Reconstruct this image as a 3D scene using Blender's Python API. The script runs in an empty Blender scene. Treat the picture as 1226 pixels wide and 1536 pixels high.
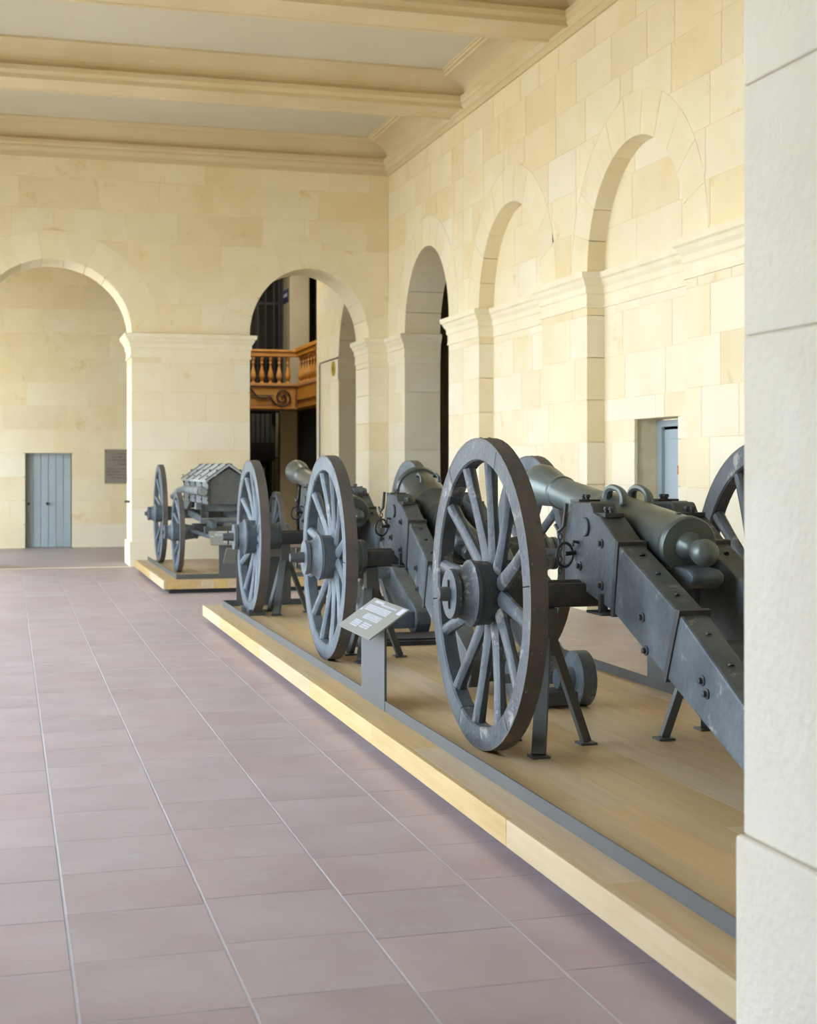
import bpy, math, random
from mathutils import Vector, Matrix
PI = math.pi
random.seed(7)
scn = bpy.context.scene
COL = scn.collection

# ------------------------------------------------------------------ camera
cam_d = bpy.data.cameras.new('camera'); cam = bpy.data.objects.new('camera', cam_d); COL.objects.link(cam)
cam.location = (0, 0, 1.6)
cam.rotation_euler = (PI/2, 0, -math.atan(601/2150.))
cam_d.sensor_fit = 'VERTICAL'; cam_d.sensor_height = 36; cam_d.lens = 36*2150/1536.
cam_d.shift_y = -67/1536.
cam_d.clip_start = .05; cam_d.clip_end = 500
cam_d.dof.use_dof = True; cam_d.dof.focus_distance = 7.6; cam_d.dof.aperture_fstop = 4.0
scn.camera = cam

# ------------------------------------------------------------------ sky, sun, exposure
scn.view_settings.view_transform = 'Standard'; scn.view_settings.look = 'None'
scn.view_settings.gamma = 1; scn.view_settings.use_curve_mapping = False
scn.view_settings.exposure = -0.2
w = bpy.data.worlds.new('sky'); scn.world = w; w.use_nodes = True
wn = w.node_tree.nodes; wl = w.node_tree.links
wb = wn['Background']
tc = wn.new('ShaderNodeTexCoord'); sp = wn.new('ShaderNodeSeparateXYZ'); wr = wn.new('ShaderNodeValToRGB')
wl.new(tc.outputs['Generated'], sp.inputs[0]); wl.new(sp.outputs['Z'], wr.inputs[0]); wl.new(wr.outputs[0], wb.inputs[0])
wr.color_ramp.elements[0].position = 0; wr.color_ramp.elements[0].color = (.80, .90, 1, 1)
wr.color_ramp.elements[1].position = 1; wr.color_ramp.elements[1].color = (.45, .65, 1, 1)
wb.inputs[1].default_value = 14
sun_d = bpy.data.lights.new('sun', 'SUN'); sun_d.energy = 8.2; sun_d.color = (1, .86, .62); sun_d.angle = .01
sun = bpy.data.objects.new('sun', sun_d); COL.objects.link(sun)
sun.rotation_euler = Vector((.62, -.25, 1.0)).to_track_quat('Z', 'Y').to_euler()   # high sun behind the building, on the courtyard
scn.cycles.use_denoising = True
scn.cycles.max_bounces = 10; scn.cycles.diffuse_bounces = 6; scn.cycles.sample_clamp_indirect = 8

# ------------------------------------------------------------------ materials
def newmat(name):
    m = bpy.data.materials.new(name); m.use_nodes = True
    return m, m.node_tree.nodes, m.node_tree.links, m.node_tree.nodes['Principled BSDF']
def mat(name, a, b=None, scale=4, rough=.7, metal=0, stretch=(1, 1, 1), rnd=0.0, bump=0.0, bscale=40, c=None, cs=9, cthr=.62, spec=.5):
    """a,b mottled by noise; c = worn patches; rnd = brightness change from object to object"""
    m, n, l, p = newmat(name)
    tcn = n.new('ShaderNodeTexCoord'); mp = n.new('ShaderNodeMapping'); mp.inputs['Scale'].default_value = stretch
    oi = n.new('ShaderNodeObjectInfo'); ad = n.new('ShaderNodeVectorMath'); ad.operation = 'ADD'
    sc_ = n.new('ShaderNodeMath'); sc_.operation = 'MULTIPLY'; sc_.inputs[1].default_value = 37 if rnd else 0
    geo = n.new('ShaderNodeTexCoord')
    l.new(tcn.outputs['Object'], mp.inputs[0]); l.new(oi.outputs['Random'], sc_.inputs[0])
    l.new(mp.outputs[0], ad.inputs[0]); l.new(sc_.outputs[0], ad.inputs[1])
    no = n.new('ShaderNodeTexNoise'); no.inputs['Scale'].default_value = scale; no.inputs['Detail'].default_value = 5; no.inputs['Roughness'].default_value = .6
    l.new(ad.outputs[0], no.inputs[0])
    rp = n.new('ShaderNodeValToRGB'); rp.color_ramp.elements[0].position = .32; rp.color_ramp.elements[1].position = .7
    rp.color_ramp.elements[0].color = (*a, 1); rp.color_ramp.elements[1].color = (*(b or a), 1)
    l.new(no.outputs[0], rp.inputs[0]); col = rp.outputs[0]
    if c:
        n2 = n.new('ShaderNodeTexNoise'); n2.inputs['Scale'].default_value = cs; n2.inputs['Detail'].default_value = 7; n2.inputs['Roughness'].default_value = .7
        l.new(ad.outputs[0], n2.inputs[0])
        r2 = n.new('ShaderNodeValToRGB'); r2.color_ramp.elements[0].position = cthr; r2.color_ramp.elements[1].position = cthr+.08
        l.new(n2.outputs[0], r2.inputs[0])
        mx = n.new('ShaderNodeMixRGB'); mx.inputs[2].default_value = (*c, 1); l.new(r2.outputs[0], mx.inputs[0]); l.new(col, mx.inputs[1]); col = mx.outputs[0]
    if rnd:
        hv = n.new('ShaderNodeHueSaturation'); mr = n.new('ShaderNodeMapRange'); mr.inputs[3].default_value = 1-rnd; mr.inputs[4].default_value = 1+rnd
        l.new(oi.outputs['Random'], mr.inputs[0]); l.new(mr.outputs[0], hv.inputs['Value'])
        ms = n.new('ShaderNodeMapRange'); ms.inputs[3].default_value = 1+rnd*3; ms.inputs[4].default_value = 1-rnd*3
        sn = n.new('ShaderNodeMath'); sn.operation = 'FRACT'; mm = n.new('ShaderNodeMath'); mm.operation = 'MULTIPLY'; mm.inputs[1].default_value = 7.31
        l.new(oi.outputs['Random'], mm.inputs[0]); l.new(mm.outputs[0], sn.inputs[0]); l.new(sn.outputs[0], ms.inputs[0]); l.new(ms.outputs[0], hv.inputs['Saturation'])
        l.new(col, hv.inputs['Color']); col = hv.outputs[0]
    l.new(col, p.inputs['Base Color'])
    p.inputs['Roughness'].default_value = rough; p.inputs['Metallic'].default_value = metal
    p.inputs['Specular IOR Level'].default_value = spec
    if bump:
        n3 = n.new('ShaderNodeTexNoise'); n3.inputs['Scale'].default_value = bscale; n3.inputs['Detail'].default_value = 6
        l.new(ad.outputs[0], n3.inputs[0]); bp = n.new('ShaderNodeBump'); bp.inputs['Strength'].default_value = bump; bp.inputs['Distance'].default_value = .01
        l.new(n3.outputs[0], bp.inputs['Height']); l.new(bp.outputs[0], p.inputs['Normal'])
    return m
M = {}
M['stone'] = mat('limestone', (.77, .66, .43), (.825, .745, .55), 1.1, .85, rnd=.018, bump=.25, bscale=25, c=(.74, .57, .29), cs=1.7, cthr=.62, spec=.2)
M['stone_pale'] = mat('pale_restored_limestone', (.785, .70, .515), (.835, .77, .605), 1.1, .85, rnd=.018, bump=.25, bscale=25, c=(.77, .67, .47), cs=1.9, cthr=.63, spec=.2)
M['stone_ochre'] = mat('ochre_limestone', (.75, .625, .385), (.805, .705, .49), 1.1, .85, rnd=.022, bump=.25, bscale=25, c=(.70, .55, .29), cs=1.9, cthr=.60, spec=.2)
M['joint'] = mat('joint_mortar', (.68, .54, .30), (.82, .74, .54), 3, .9, spec=.1)
M['mould'] = mat('moulded_limestone', (.80, .70, .48), (.85, .78, .60), 3, .85, bump=.2, bscale=30, c=(.72, .58, .33), cs=3, cthr=.68, spec=.2)
M['pale'] = mat('pale_limestone', (.70, .645, .53), (.745, .70, .595), 2.5, .85, rnd=.015, bump=.5, bscale=30, c=(.64, .58, .45), cs=5, cthr=.64, spec=.2)
M['palejoint'] = mat('pale_joint', (.68, .62, .50), None, 3, .9)
M['plaster'] = mat('grey_plaster', (.56, .51, .385), (.60, .55, .425), .6, .8, spec=.2)
M['beam'] = mat('painted_beam', (.60, .485, .28), (.67, .555, .35), .9, .75, spec=.25, c=(.66, .50, .27), cs=1.1, cthr=.66)
M['tile'] = mat('terracotta_tile', (.385, .30, .295), (.47, .39, .385), 2.0, .42, rnd=.04, bump=.12, bscale=18, c=(.44, .39, .39), cs=3, cthr=.60, spec=.45)
M['grout'] = mat('tile_grout', (.43, .42, .43), (.48, .475, .48), 8, .8)
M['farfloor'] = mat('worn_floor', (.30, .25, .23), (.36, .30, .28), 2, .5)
M['oak'] = mat('oak_plank', (.50, .36, .19), (.60, .45, .26), 3, .5, stretch=(7, .5, 7), rnd=.06, bump=.1, bscale=30, c=(.50, .32, .13), cs=3, cthr=.68, spec=.4)
M['oakend'] = mat('oak_board', (.50, .35, .16), (.59, .44, .235), 3, .55, stretch=(7, .5, 7), rnd=.07, bump=.1, bscale=30, spec=.35)
M['dark'] = mat('black_plinth', (.03, .03, .035), None, 3, .7)
M['steel'] = mat('grey_painted_steel', (.082, .088, .086), (.093, .099, .097), 2, .45, spec=.5)
M['paint'] = mat('blue_grey_gun_paint', (.065, .085, .10), (.135, .16, .18), 5, .5, rnd=.05, bump=.5, bscale=30, c=(.27, .28, .27), cs=6, cthr=.60, spec=.5)
M['paint1'] = mat('worn_wheel_paint', (.036, .045, .052), (.085, .10, .11), 4, .5, rnd=.08, bump=.6, bscale=30, c=(.27, .26, .235), cs=5, cthr=.575, spec=.5)
M['paintd'] = mat('dark_worn_gun_paint', (.05, .066, .078), (.11, .13, .14), 5, .55, bump=.5, bscale=30, c=(.24, .25, .23), cs=7, cthr=.595, spec=.5)
M['tyre'] = mat('iron_tyre_rust', (.075, .072, .072), (.12, .10, .09), 5, .6, bump=.3, c=(.16, .11, .08), cs=4, cthr=.6)
M['iron'] = mat('black_iron', (.045, .047, .05), (.09, .09, .09), 8, .5, metal=.3)
M['bronze'] = mat('patinated_bronze', (.115, .15, .15), (.175, .20, .185), 3, .36, metal=.45, bump=.12, bscale=14, c=(.24, .25, .20), cs=3, cthr=.64)
M['bronzed'] = mat('dark_bronze', (.055, .07, .075), (.10, .115, .11), 3, .3, metal=.5, bump=.1, bscale=14)
M['cwood'] = mat('grey_wagon_wood', (.14, .16, .16), (.27, .29, .28), 6, .6, c=(.40, .41, .38), cs=8, cthr=.64, rnd=.06)
M['cdark'] = mat('dark_shaded_wagon_wood', (.075, .08, .078), (.12, .125, .12), 6, .6)
M['zinc'] = mat('pale_grey_roof_board', (.32, .35, .36), (.42, .44, .43), 6, .5, rnd=.06)
M['door'] = mat('grey_blue_door_paint', (.33, .40, .43), (.36, .43, .46), 2, .55, rnd=.01)
M['glass'] = mat('dark_glazing', (.012, .014, .012), (.02, .022, .02), 2, .12)
M['grille'] = mat('black_grille', (.02, .021, .024), None, 2, .5)
M['honey'] = mat('honey_oak', (.50, .23, .055), (.62, .32, .09), 4, .45, stretch=(1, 1, 1), rnd=.03, c=(.36, .14, .03), cs=5, cthr=.66)
M['slate'] = mat('plaque_stone', (.24, .21, .17), (.28, .24, .20), 5, .6)
M['ink'] = mat('engraved_ink', (.10, .09, .075), None, 5, .8)
M['white'] = mat('white_print', (.50, .53, .58), None, 5, .5)
M['signtop'] = mat('grey_sign_face', (.24, .25, .22), (.26, .27, .24), 2, .4)
M['blue'] = mat('blue_enamel', (.02, .03, .16), None, 2, .3)
M['yellow'] = mat('yellow_enamel', (.50, .36, .03), None, 2, .4)
M['red'] = mat('red_sticker', (.6, .04, .03), None, 2, .5)
M['ground'] = mat('courtyard_gravel', (.62, .53, .38), (.68, .58, .42), .5, .95)
M['shade'] = mat('shaded_back_room_stone', (.20, .165, .10), (.26, .21, .13), 2, .9)  # stone colour darkened to stand in for shade in the back rooms
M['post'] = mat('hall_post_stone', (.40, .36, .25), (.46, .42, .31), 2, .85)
M['brass'] = mat('brass', (.6, .35, .1), None, 2, .35, metal=.8)  # metal colour of the bar that stands in for a light streak
for k in ('oak', 'oakend'): pass

# ------------------------------------------------------------------ mesh helpers
class MB:
    def __init__(s): s.v = []; s.f = []; s.sm = []
    def face(s, idx, smooth=False): s.f.append(tuple(idx)); s.sm.append(smooth)
    def box(s, x0, x1, y0, y1, z0, z1):
        b = len(s.v); s.v += [(x, y, z) for x in (x0, x1) for y in (y0, y1) for z in (z0, z1)]
        for q in ((0, 1, 3, 2), (4, 6, 7, 5), (0, 4, 5, 1), (2, 3, 7, 6), (0, 2, 6, 4), (1, 5, 7, 3)): s.face([b+i for i in q])
        return s
    def prism(s, pts, vec):
        """closed polygon (3d points) extruded by vec"""
        b = len(s.v); n = len(pts); v = Vector(vec)
        s.v += [tuple(p) for p in pts] + [tuple(Vector(p)+v) for p in pts]
        s.face(range(b, b+n)); s.face(range(b+2*n-1, b+n-1, -1))
        for i in range(n): j = (i+1) % n; s.face((b+i, b+n+i, b+n+j, b+j))
        return s
    def loft(s, rings, cap=True, smooth=True, closed=False):
        b = len(s.v); n = len(rings[0])
        for r in rings: s.v += [tuple(p) for p in r]
        m = len(rings)
        for k in range(m if closed else m-1):
            k2 = (k+1) % m
            for i in range(n):
                j = (i+1) % n; s.face((b+k*n+i, b+k*n+j, b+k2*n+j, b+k2*n+i), smooth)
        if cap and not closed: s.face(range(b+n-1, b-1, -1)); s.face(range(b+(m-1)*n, b+m*n))
        return s
    def lathe(s, prof, o, ax, seg=32):
        """prof = [(t, r)] along axis ax from o"""
        a = Vector(ax).normalized(); o = Vector(o); u = a.orthogonal().normalized(); w_ = a.cross(u)
        rings = [[o+a*t+(u*math.cos(2*PI*i/seg)+w_*math.sin(2*PI*i/seg))*r for i in range(seg)] for t, r in prof]
        return s.loft(rings)
    def tube(s, path, r, seg=10, closed=False):
        P = [Vector(p) for p in path]; rings = []; up = None
        for i, p in enumerate(P):
            if closed: t = (P[(i+1) % len(P)]-P[i-1]).normalized()
            else: t = (P[min(i+1, len(P)-1)]-P[max(i-1, 0)]).normalized()
            if up is None: up = t.orthogonal().normalized()
            up = (up-t*up.dot(t)).normalized(); w_ = t.cross(up)
            rr = r[i] if isinstance(r, (list, tuple)) else r
            rings.append([p+(up*math.cos(2*PI*k/seg)+w_*math.sin(2*PI*k/seg))*rr for k in range(seg)])
        return s.loft(rings, closed=closed)
    def bar(s, p, q, w_, h, up=(0, 0, 1)):
        p = Vector(p); q = Vector(q); t = (q-p).normalized(); u = Vector(up); a = t.cross(u).normalized(); c = a.cross(t)
        r = lambda o: [o+a*w_/2+c*h/2, o-a*w_/2+c*h/2, o-a*w_/2-c*h/2, o+a*w_/2-c*h/2]
        return s.loft([r(p), r(q)], smooth=False)
    def mesh(s, name):
        me = bpy.data.meshes.new(name); me.from_pydata([tuple(p) for p in s.v], [], s.f)
        me.polygons.foreach_set('use_smooth', s.sm); me.update()
        import bmesh
        bm = bmesh.new(); bm.from_mesh(me); bmesh.ops.recalc_face_normals(bm, faces=bm.faces)
        for e in bm.edges:
            if len(e.link_faces) == 2 and e.calc_face_angle(0) > .6: e.smooth = False
        bm.to_mesh(me); bm.free()
        return me
    def obj(s, name, m, parent=None, bevel=0):
        me = s.mesh(name); me.materials.append(M[m] if isinstance(m, str) else m)
        return link(name, me, parent, bevel)
def link(name, me, parent=None, bevel=0):
    o = bpy.data.objects.new(name, me); COL.objects.link(o)
    if parent: o.parent = parent
    if bevel:
        b = o.modifiers.new('bevel', 'BEVEL'); b.width = bevel; b.segments = 2; b.limit_method = 'ANGLE'; b.angle_limit = .7
    return o
def thing(name, label, cat, loc=(0, 0, 0), rz=0, group=None):
    o = bpy.data.objects.new(name, None); COL.objects.link(o); o.location = loc; o.rotation_euler = (0, 0, rz)
    o.empty_display_size = .1; return tag(o, label, cat, group)
def tag(o, label, cat, group=None):
    o['label'] = label; o['category'] = cat
    if group: o['group'] = group
    return o
def struct(o, label, cat): o['kind'] = 'structure'; o['label'] = label; o['category'] = cat; return o

# ------------------------------------------------------------------ arched walls
# a wall lives in (s, z, depth) coordinates; fmap turns them into world space
MR = random.Random(21)
G = .004           # half joint
def holew(z, a, ring=0.0, floor_ring=0.0):
    """half width of opening a=(sc, rx, spring, rz, z0, shape) at height z"""
    sc, rx, sp_, rz, z0 = a
    if z < z0-1e-6: return 0
    if z <= sp_+1e-6: return rx+floor_ring if rz > 0 or z < sp_-1e-6 else 0
    if rz <= 0: return 0
    t = (z-sp_)/(rz+ring)
    return (rx+ring)*math.sqrt(max(0, 1-t*t)) if t < 1 else 0
def half_poly(s_in, s_out, z0, z1, a, side, ring, floor_ring=0.0, n=8):
    """piece between s_out (far from arch centre) and the opening; side -1 = left of centre. Returns polygon or None"""
    sc = a[0]; zs = [z0+(z1-z0)*i/n for i in range(n+1)]
    inner = []
    for z in zs:
        e = sc+side*holew(z+(1e-5 if z == z0 else -1e-5 if z == z1 else 0), a, ring, floor_ring)
        e = min(s_in, e) if side < 0 else max(s_in, e)
        inner.append((e, z))
    ok = [(e, z) for e, z in inner if (e-s_out)*side < -.03]
    if len(ok) < 2: return None, False
    za, zb = ok[0][1], ok[-1][1]
    touches = any(abs(e-s_in) > 1e-4 for e, z in ok)
    if not touches: ok = [ok[0], ok[-1]]
    poly = [(s_out, za)]+ok+[(s_out, zb)]
    return poly, touches
def block_obj(poly, fmap, d0, d1, name, m, parent):
    """poly in (s,z), shrunk a little, extruded from depth d0 (face) to d1"""
    cs = sum(p[0] for p in poly)/len(poly); cz = sum(p[1] for p in poly)/len(poly)
    q = []
    for s_, z in poly:
        ds = s_-cs; dz = z-cz
        q.append((s_-math.copysign(min(G, abs(ds)*.3), ds), z-math.copysign(min(G, abs(dz)*.3), dz)))
    mb = MB(); a = [fmap(s_, z, d0) for s_, z in q]; b = fmap(q[0][0], q[0][1], d1)
    mb.prism(a, Vector(b)-Vector(a[0]))
    if m == 'stone':      # paler restored stone low, ochre above; the mix also paints in the light's vertical gradient
        r = MR.random(); zc = cz+MR.uniform(-.45, .45)
        pa, oc = (.82, .0) if zc < 1.9 else (.45, .04) if zc < 3.4 else (.06, .16) if zc < 5.2 else (.0, .72)
        if parent.get('old'): pa *= .35; oc = oc*.8+.3
        if name == 'voussoir': pa = oc = 0
        m = 'stone_pale' if r < pa else 'stone_ochre' if r > 1-oc else 'stone'
    return mb.obj(name, m, parent)
def arched_wall(core, s0, s1, zt, fmap, arches, depth, blk_range=None, bm='stone', zb=0.0, holes=(), ring=.46, rnd=random, courses=None, proud=.003):
    """core = wall object; adds stone_block children over blk_range"""
    mb = MB()
    # core pieces between arches
    ar = sorted(arches+list(holes), key=lambda a: a[0])
    bounds = [s0]+[(ar[i][0]+ar[i+1][0])/2 for i in range(len(ar)-1)]+[s1]
    for i, a in enumerate(ar):
        for side, so in ((-1, bounds[i]), (1, bounds[i+1])):
            zl = [zb]+([a[4]] if a[4] > zb else [])+[a[2]]+([a[2]+a[3]+.04] if a[3] > 0 else [])+[zt]
            for z0, z1 in zip(zl, zl[1:]):
                e = .04
                p, t = half_poly(a[0], so, z0, z1, a, side, e if a[3] > 0 else 0, e, 24 if (a[3] > 0 and z0 >= a[2]-1e-6 and z1 < zt) else 1)
                if p:
                    A = [fmap(s_, z, proud) for s_, z in p]; b = fmap(p[0][0], p[0][1], depth)
                    mb.prism(A, Vector(b)-Vector(A[0]))
    if not ar:
        A = [fmap(s_, z, proud) for s_, z in ((s0, zb), (s1, zb), (s1, zt), (s0, zt))]; mb.prism(A, Vector(fmap(s0, zb, depth))-Vector(A[0]))
    b0, b1 = blk_range or (s0, s1)
    cs = courses or ([.47*i for i in range(8)]+[3.76+.49*i for i in range(7)])
    cs = [c for c in cs if c > zb+.05 and c < zt-.05]; cs = [zb]+cs+[zt]
    for z0, z1 in zip(cs, cs[1:]):
        # joints
        js = [b0]; x = b0+rnd.uniform(.3, 1.0)
        while x < b1-.3: js.append(x); x += rnd.uniform(.62, 1.25)
        js.append(b1)
        cuts = []
        for a in ar:
            zap = a[2]+(a[3]+ring if a[3] > 0 else 0)
            if z0 < zap-.02 and z1 > a[4]+.02: cuts.append(a)
        def near(x): return any(abs(x-a[0]) < .03 for a in cuts)
        js = [j for j in js if not near(j)]
        for a in cuts:
            if b0 < a[0] < b1: js.append(a[0])
            wv = a[1]
            js = [j for j in js if not (abs(abs(j-a[0])-wv) < .22 and b0 < j < b1 and z0 < a[2])]
        ac = sorted(cuts, key=lambda a: a[0])
        for a, b in zip(ac, ac[1:]):
            lo, hi = a[0]+a[1]+.2, b[0]-b[1]-.2
            if lo < hi and not any(lo < j < hi for j in js): js.append(rnd.uniform(lo, hi))
        js = sorted(js)
        for sa, sb in zip(js, js[1:]):
            mid = (sa+sb)/2; a = min(cuts, key=lambda a: abs(a[0]-mid)) if cuts else None
            if a is None or (mid < a[0]-a[1]-ring-1 or mid > a[0]+a[1]+ring+1):
                block_obj([(sa, z0), (sb, z0), (sb, z1), (sa, z1)], fmap, 0, proud+.03, 'stone_block', bm, core); continue
            side = -1 if mid < a[0] else 1
            so, si = (sa, sb) if side < 0 else (sb, sa)
            sub = [(z0, z1)]
            if a[3] <= 0 and z0 < a[2] < z1: sub = [(z0, a[2]), (a[2], z1)]
            for za, zc in sub:
                rg = ring if (a[3] > 0 and za >= a[2]-.01 and b0-.5 < a[0] < b1+.5) else 0
                p, t = half_poly(si, so, za, zc, a, side, rg)
                if p: block_obj(p, fmap, 0, (depth if (t and rg == 0 and a[3] > 0) else proud+.03), 'stone_block', bm, core)
    # voussoirs
    for a in arches:
        if not (b0-.5 < a[0] < b1+.5): continue
        nv = 11
        for k in range(nv):
            t0, t1 = PI*k/nv, PI*(k+1)/nv
            ins = [(a[0]+a[1]*math.cos(t0+(t1-t0)*i/4), a[2]+a[3]*math.sin(t0+(t1-t0)*i/4)) for i in range(5)]
            out = [(a[0]+(a[1]+ring)*math.cos(t0+(t1-t0)*i/4), a[2]+(a[3]+ring)*math.sin(t0+(t1-t0)*i/4)) for i in range(4, -1, -1)]
            block_obj(ins+out, fmap, 0, depth, 'voussoir', bm, core)
    me = mb.mesh(core.name); me.materials.append(M['joint'] if bm == 'stone' else M['palejoint'])
    old = core.data; core.data = me; bpy.data.meshes.remove(old)
def empty_mesh(name):
    return link(name, bpy.data.meshes.new(name))
def moulding(name, path, prof, m, parent=None, closed=False, n=None):
    """profile (offset to the left of travel, z) swept along a plan polyline with mitres"""
    P = [Vector((x, y)) for x, y in path]; rings = []
    k = len(P)
    for i in range(k):
        def nrm(a, b): d = (b-a).normalized(); return Vector((-d.y, d.x))
        if closed or 0 < i < k-1:
            n0 = nrm(P[i-1], P[i]); n1 = nrm(P[i], P[(i+1) % k]); h = (n0+n1)
            h = h/(h.dot(n0)) if h.length > 1e-6 else n0
        elif i == 0: h = nrm(P[0], P[1])
        else: h = nrm(P[-2], P[-1])
        rings.append([(P[i].x+h.x*o, P[i].y+h.y*o, z) for o, z in prof])
    mb = MB(); mb.loft(rings, smooth=False, closed=closed)
    return mb.obj(name, m, parent)

Y1, Y2, XW, ZC = 23.45, 24.4, 6.2, 6.62
IMP = [(-.02, 3.38), (.02, 3.38), (.02, 3.40), (.012, 3.42), (.012, 3.52), (.03, 3.54), (.03, 3.60), (.06, 3.64), (.075, 3.68), (.10, 3.70), (.11, 3.76), (-.02, 3.78)]
ZS = 3.76

# right wall (faces -X): s = y, depth along +X
fr = lambda s_, z, d: (XW+d, s_, z)
wall_right = struct(empty_mesh('wall_right'), 'long pale limestone wall with arches at the right of the gallery', 'wall')
open_arch = (21.2, 1.2, ZS, 1.24, 0.0)
niches = [(17.4, 1.2, ZS, 1.24, 0.0), (13.6, 1.2, ZS, 1.24, 0.0), (9.8, 1.2, ZS, 1.24, 0.0)]
def wall_seg(name, s0, s1, arches, depth, rng, seed, label):
    o = struct(empty_mesh(name), label, 'wall'); arched_wall(o, s0, s1, 7.2, fr, arches, depth, rng, rnd=random.Random(seed)); return o
bpy.data.objects.remove(wall_right)
wall_right = wall_seg('wall_right', 7.9, 19.3, niches, .21, (11.0, 19.3), 3, 'pale limestone wall with two blind arched niches right of the cannons')
wall_open = wall_seg('wall_right_open', 19.3, Y1, [open_arch], .6, (19.3, Y1), 4, 'limestone wall bay pierced by an open arch beside the inner corner')
# back layer of the niches, with the door recess
wall_niche = struct(empty_mesh('wall_niche'), 'recessed limestone back of the blind niches with a small doorway', 'wall')
frn = lambda s_, z, d: (XW+.21+d, s_, z)
door_hole = (13.5, .51, 2.11, 0, 0.0)
arched_wall(wall_niche, 8.0, 19.25, 7.0, frn, [], .5, (11.2, 18.65), holes=[door_hole], rnd=random.Random(9))
rs = MB(); rs.box(XW, XW+.6, -4, 7.9, 0, 7.2); o = rs.obj('wall_right_near', 'stone'); struct(o, 'plain limestone wall beyond the right edge of the view', 'wall')

# end wall (faces -Y): s = x, depth +Y
fe = lambda s_, z, d: (s_, Y1+d, z)
wall_back = struct(empty_mesh('wall_back'), 'limestone end wall pierced by two arches closing the gallery', 'wall')
arched_wall(wall_back, -3.0, XW, 7.2, fe, [(.694, 1.222, ZS, 1.15, 0), (4.85, 1.01, ZS, 1.15, 0)], Y2-Y1, (-.9, XW), rnd=random.Random(5))
# far bay
wall_far = struct(empty_mesh('wall_far'), 'tan stone wall with grey door seen through the left arch', 'wall')
ff = lambda s_, z, d: (s_, 29.3+d, z)
wall_far['old'] = 1
arched_wall(wall_far, -3.0, 4.8, 7.2, ff, [], .5, (-.6, 4.8), holes=[(.775, .445, 1.9, 0, 0.0)], rnd=random.Random(6))
wall_far_r = struct(empty_mesh('wall_far_right'), 'limestone side wall with an open arch beyond the end wall', 'wall')
arched_wall(wall_far_r, Y2, 29.3, 7.2, fr, [(26.0, 1.22, 3.70, 1.3, 0)], .9, (Y2, 29.3), rnd=random.Random(8))

# impost mouldings (left of travel = out of the stone)
pth = [(5.86, Y2), (5.86, Y1), (XW, Y1), (XW, 22.4), (XW+.6, 22.4)]
moulding('trim_1', pth[::-1][::-1], [(-o_, z) for o_, z in IMP], 'mould')
p2 = [(XW+.6, 20.0), (XW, 20.0), (XW, 18.6), (XW+.21, 18.6), (XW+.21, 16.2), (XW, 16.2), (XW, 14.8), (XW+.21, 14.8), (XW+.21, 12.4), (XW, 12.4), (XW, 11.0), (XW+.21, 11.0), (XW+.21, 8.6), (XW, 8.6), (XW, 7.9)]
moulding('trim_2', p2, [(-o_, z) for o_, z in IMP], 'mould')
moulding('trim_3', [(1.916, Y1), (1.916, Y2), (3.84, Y2), (3.84, Y1)], [(o_, z) for o_, z in IMP], 'mould', closed=True)
moulding('trim_4', [(XW+.9, 27.22), (XW, 27.22), (XW, 27.6)], [(-min(o_, .03), z-.06) for o_, z in IMP], 'mould')
moulding('trim_5', [(-.528, Y2), (-.528, Y1), (-2.6, Y1)], [(o_, z) for o_, z in IMP], 'mould')
for nm, lb in (('trim_1', 'moulded stone impost in the corner beside the open arch'), ('trim_2', 'moulded stone impost band stepping along the right wall niches'),
               ('trim_3', 'moulded stone impost capping the pier between the end arches'), ('trim_4', 'plain stone impost on the far side wall behind the right arch'),
               ('trim_5', 'moulded stone impost left of the left arch')):
    struct(bpy.data.objects[nm], lb, 'moulding')
b = MB().box(1.886, 3.87, Y1-.03, Y2+.03, 0, .40); struct(b.obj('baseboard_back', 'stone', bevel=.01), 'low stone plinth under the pier between the end arches', 'plinth')

# foreground pier
fpier = struct(empty_mesh('wall_front'), 'blurred pale stone pier filling the right edge of the view', 'pier')
mb = MB(); mb.box(1.91, 3.80, 2.35, 3.45, 0, 6.9)
me = mb.mesh('wall_front'); me.materials.append(M['palejoint']); fpier.data = me
zz = [.617, 1.95, 2.62, 3.3, 3.96, 4.62, 5.3, 6.0, 6.9]
for z0, z1 in zip(zz, zz[1:]):
    MB().box(1.90, 3.81, 2.34, 3.46, z0+.002, z1-.002).obj('stone_block', 'pale', fpier, bevel=.006)
MB().box(1.883, 3.83, 2.32, 3.477, 0, .615).obj('plinth_block', 'pale', fpier, bevel=.012)

# ------------------------------------------------------------------ ceiling
ceil = MB().box(-3.2, 7.2, -4, 29.8, 7.06, 7.3).obj('ceiling', 'plaster'); struct(ceil, 'coffered gallery ceiling with painted beams and grey plaster panels', 'ceiling')
BP = [(0, 6.62), (.03, 6.62), (.03, 6.60), (.06, 6.60), (.06, 6.62)]
def beam_profile(w_):   # half section, mirrored
    h = [(w_-.075, ZC+.014), (w_-.065, ZC), (w_-.0, ZC), (w_, ZC+.055), (w_+.012, ZC+.06), (w_+.03, ZC+.085), (w_+.045, ZC+.10), (w_+.045, ZC+.165), (w_-.035, ZC+.175)]
    # concave cove: rises steeply first, then flattens under the panel
    cove = [(w_-.035+.33*(1-math.cos(t)), ZC+.19+.22*math.sin(t)) for t in [PI/2*i/8 for i in range(9)]]
    h += cove + [(w_+.36, ZC+.41), (w_+.36, 7.08)]
    return h
for yc in (0.0, 3.9, 7.8, 11.65, 15.55, 19.46, 26.8):
    hp = beam_profile(.33); prof = [(-a, z) for a, z in reversed(hp)]+hp
    mb = MB(); mb.prism([(-3.2, yc+a, z) for a, z in prof], (9.4, 0, 0)); mb.obj('beam', 'beam', ceil)
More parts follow.
